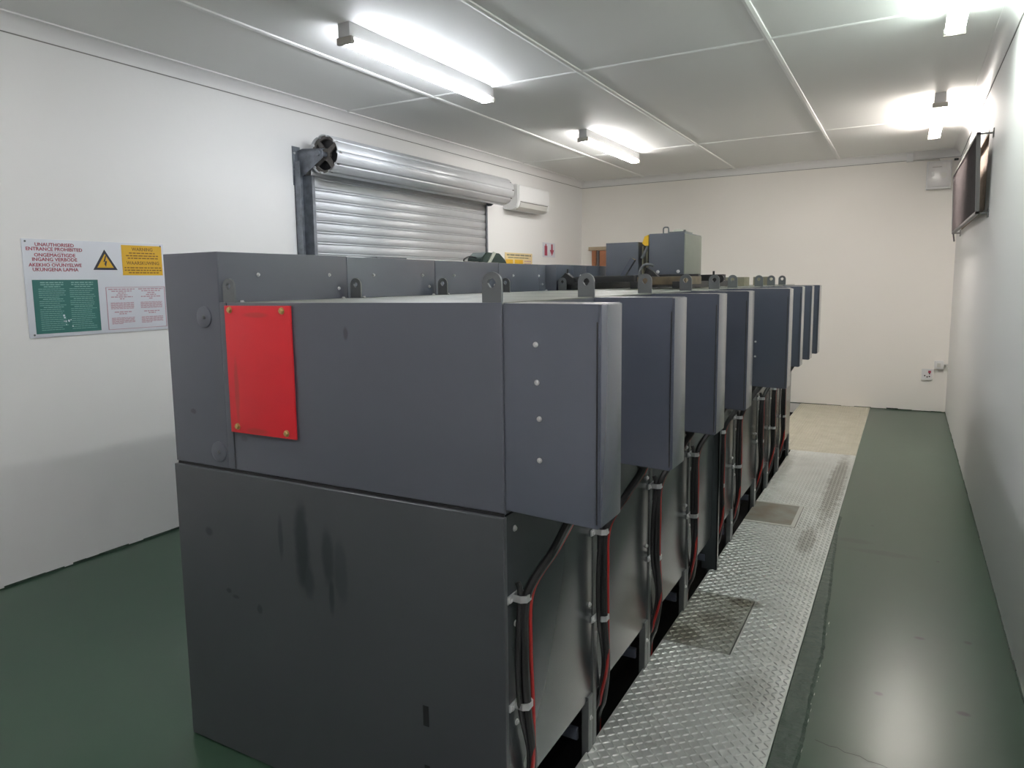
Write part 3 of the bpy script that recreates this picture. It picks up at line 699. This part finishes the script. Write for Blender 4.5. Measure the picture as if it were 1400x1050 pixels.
for col0, col1 in ((2.605, 2.775), (2.800, 2.970)):
    for q_, (ins, hh) in enumerate([(0, .006), (.02, .006), (.06, .006), (.05, .006), (.015, .006), (.07, .006)]): rows.append((col0+ins, col1-ins, 1.572-q_*.0115, hh))
    for q_ in range(6): rows.append((col0+.01, col1-.01, 1.492-q_*.0068, .004))
    rows.append((col0+.03, col1-.03, 1.436, .006)); rows.append((col0+.06, col1-.06, 1.425, .006))
    for q_ in range(6): rows.append((col0+.01, col1-.01-(0 if q_ < 5 else .08), 1.402-q_*.0068, .004))
for cc in (0, 1): text_rows([q_ for q_ in rows if (q_[0] > 2.79) == bool(cc)], X1, 'signpink', t, wmax=.03)
for yy, zz in ((2.158, 1.838), (2.972, 1.838), (2.165, 1.334)): bolt((XL+.006, yy, zz), 'x', t, .004, 'lug', .003, 'screw')

t = thing('fire_extinguisher_sign', 'small white sign with a red extinguisher and a red arrow pointing down', 'sign', (XL, 8.74, 1.90))
box_obj('board', (XL, XL+.006, 8.555, 8.925, 1.905, 2.092), 'sign', t, .001)
b = bmesh.new(); bx(b, X1, X1+.001, 8.60, 8.68, 1.925, 2.05); bx(b, X1, X1+.001, 8.625, 8.655, 2.05, 2.075); obj('extinguisher_symbol', b, 'signred', t)
b = bmesh.new(); prism(b, [(8.80, 2.075), (8.85, 2.075), (8.85, 2.00), (8.89, 2.00), (8.825, 1.925), (8.76, 2.00), (8.80, 2.00)], 'x', X1-.001, X1+.001); obj('arrow_symbol', b, 'signred', t)
t = thing('yellow_wall_sign', 'pale yellow wall sign just above the cabinets, past the shutter', 'sign', (XL, 7.88, 1.6))
box_obj('board', (XL, XL+.006, 7.53, 8.24, 1.60, 1.935), 'signpaleyellow', t, .001)
text_rows([(7.57, 8.20, 1.90, .018), (7.60, 8.15, 1.872, .012)], X1, 'olive', t, wmin=.05, wmax=.14)
b = bmesh.new(); bx(b, X1-.001, X1+.001, 7.55, 7.72, 1.63, 1.855); bx(b, X1-.001, X1+.001, 7.77, 7.98, 1.63, 1.855); obj('yellow_panel', b, 'signyellow', t)
text_rows([(8.02, 8.2, 1.835-q_*.03, .01) for q_ in range(6)], X1, 'signpink', t, wmin=.03, wmax=.08)

# ------------------------------------------------------------------ things on the back wall
t = thing('alarm_panel', 'pale grey box with a clear cover high in the back right corner', 'wall box', (.246, YB, 2.55))
box_obj('casing', (.125, .366, YB-.09, YB, 2.555, 2.862), 'white', t, .006)
box_obj('cover', (.140, .352, YB-.102, YB-.089, 2.575, 2.850), 'translucent', t, .004)
b = bmesh.new(); bx(b, .18, .27, YB-.1035, YB-.1015, 2.790, 2.797); obj('label_strip', b, 'gap', t)
b = bmesh.new(); prism(b, [(.170, 2.745), (.205, 2.745), (.200, 2.695), (.180, 2.695)], 'y', YB-.106, YB-.1015); obj('indicator', b, 'white', t)
b = bmesh.new(); tube(b, [(.290, YB-.1015, 2.70), (.290, YB-.104, 2.70)], .03, 20); tube(b, [(.30, YB-.1015, 2.80), (.30, YB-.104, 2.80)], .012, 12); obj('dial', b, 'offwhite', t)
t = thing('junction_box', 'tiny white junction box at the cornice, left of the pale grey box', 'junction box', (-.045, YB, 2.88))
box_obj('casing', (-.078, -.012, YB-.06, YB, 2.885, 2.975), 'white', t, .005)
b = bmesh.new(); tube(b, [(-.012, YB-.02, 2.895), (.24, YB-.02, 2.892), (.25, YB-.02, 2.862)], .007, 8); obj('conduit', b, 'offwhite', t)
b = bmesh.new(); bx(b, .385, .425, YB-.05, YB, 2.862, 2.88, .003); tag(obj('cable_clip', b, 'black'), 'small black clip at the top of the back wall corner', 'clip')
t = thing('wall_switch', 'small white switch box on the back wall beside the corner', 'switch', (.36, YB, .51))
box_obj('casing', (.312, .405, YB-.05, YB, .512, .605), 'white', t, .005)
box_obj('rocker', (.340, .375, YB-.056, YB-.049, .535, .58), 'offwhite', t, .002)
b = bmesh.new(); tube(b, smooth_path([(.405, YB-.025, .56), (.43, YB-.025, .565), (.445, YB-.03, .55), (.447, YB-.03, .52)]), .012, 10); obj('conduit', b, 'offwhite', t)
t = thing('wall_socket', 'white plug socket low on the back wall, below left of the switch box', 'socket', (.25, YB, .37))
box_obj('face_plate', (.192, .305, YB-.010, YB, .372, .505), 'white', t, .003)
b = bmesh.new()
for (xx, zz) in ((.225, .425), (.250, .412), (.272, .450), (.272, .418)): tube(b, [(xx, YB-.0095, zz), (xx, YB-.0115, zz)], .008, 10)
obj('pin_holes', b, 'black', t)
box_obj('rocker', (.258, .285, YB-.014, YB-.009, .458, .485), 'signred', t, .001, label='small red rocker')
box_obj('lower_shadow_lip', (.192, .305, YB-.016, YB-.009, .372, .380), 'offwhite', t)

# ------------------------------------------------------------------ louvre over the opening in the right wall
win = thing('window_1', '', 'window', (XR, (LY0+LY1)/2, LZ0)); del win['label']; del win['category']; win['kind'] = 'structure'
b = bmesh.new(); bx(b, XR+.001, XR+.149, LY0+.001, LY0+.04, LZ0, LZ1); bx(b, XR+.001, XR+.149, LY1-.04, LY1-.001, LZ0, LZ1)
bx(b, XR+.001, XR+.149, LY0+.04, LY1-.04, LZ0+.001, LZ0+.02); bx(b, XR+.001, XR+.149, LY0+.04, LY1-.04, LZ1-.02, LZ1-.001); obj('window_reveal', b, 'brick', win)
box_obj('brick_infill', (XR+.03, XR+.10, LY0+.03, LY1-.03, LZ0+.015, LZ1-.015), 'brick', win)
t = thing('louvre_screen', 'brown grey slatted metal screen held off the right wall near the ceiling', 'louvre', (XR, 7.3, 1.98))
GXs = XR-.064; ly0, ly1, lz0, lz1 = 6.0, 9.1, 1.99, 2.53
def lean(bm):      # the screen hangs slightly out of true: top leaning in, far top corner higher
    for v in bm.verts:
        k = (v.co.z-lz0)/(lz1-lz0); q = (v.co.y-ly0)/(ly1-ly0)
        if v.co.x < XR-.03: v.co.x -= .021*k
        v.co.z += (.022*(1-k)+.08*k)*q
b = bmesh.new(); fwid = .018
bx(b, GXs-.012, GXs+.012, ly0, ly0+fwid, lz0, lz1); bx(b, GXs-.012, GXs+.012, ly1-fwid, ly1, lz0, lz1)
bx(b, GXs-.012, GXs+.012, ly0, ly1, lz0, lz0+fwid); bx(b, GXs-.012, GXs+.012, ly0, ly1, lz1-fwid, lz1); lean(b); obj('frame', b, 'louvreframe', t)
b = bmesh.new(); ns = 60
for k in range(ns):
    ya = ly0+fwid+(ly1-ly0-2*fwid)*k/ns; yb_ = ly0+fwid+(ly1-ly0-2*fwid)*(k+1)/ns
    prism(b, [(GXs-.008, ya), (GXs-.005, ya), (GXs+.006, yb_), (GXs+.003, yb_)], 'z', lz0+.012, lz1-.012)
lean(b); obj('slats', b, 'louvre', t)
for yy in (ly0+.01, ly1-.03):
    for zz in (lz0+.005, lz1-.012):
        b = bmesh.new(); bx(b, GXs+.01, XR, yy, yy+.02, zz-.004, zz+.006); bx(b, XR-.006, XR, yy-.02, yy+.04, zz-.03, zz+.03, .002); lean(b); obj('wall_bracket', b, 'louvreframe', t)
b = bmesh.new(); tube(b, [(GXs, ly1-.03, lz0+.01), (GXs+.01, ly1-.02, lz0-.07)], .007, 8); lean(b); obj('stay_rod', b, 'louvreframe', t)

# ------------------------------------------------------------------ fluorescent battens
def batten(x, y0, y1, kind, label):
    t = thing('fluorescent_light', label, 'ceiling light', (x, (y0+y1)/2, CE-.085), 'twin tube ceiling lights')
    b = bmesh.new(); bx(b, x-.040, x+.040, y0, y1, CE-.075, CE, .004); obj('body', b, 'fitting', t)
    for ya in (y0, y1-.022):
        b = bmesh.new(); bx(b, x-.052, x+.052, ya, ya+.022, CE-.112, CE-.075, .004); obj('lampholder', b, 'socket', t)
    for dx in (-.033, .033):
        b = bmesh.new(); tube(b, [(x+dx, y0+.035, CE-.094), (x+dx, y1-.035, CE-.094)], .013, 12); obj('tube', b, 'tube '+kind, t)
        b = bmesh.new(); tube(b, [(x+dx, y0+.020, CE-.094), (x+dx, y0+.037, CE-.094)], .0135, 12); tube(b, [(x+dx, y1-.037, CE-.094), (x+dx, y1-.020, CE-.094)], .0135, 12); obj('tube_cap', b, 'zinc', t)
batten(-2.70, 3.18, 4.76, 'cool', 'long bright ceiling light over the near left half, above the notice board side')
batten(-2.68, 6.48, 8.02, 'neutral', 'farther left ceiling light, beyond the roller shutter drum')
batten(.155, 3.36, 4.88, 'greenish', 'ceiling light cut off by the top edge, near the right wall')
batten(.152, 6.80, 8.32, 'warm', 'ceiling light seen end on above the slatted screen at the far right')
batten(-2.735, -.15, 1.40, 'aged', 'ceiling light overhead on the left, out of the picture')
batten(.155, -.15, 1.40, 'aged', 'ceiling light overhead on the right, out of the picture')
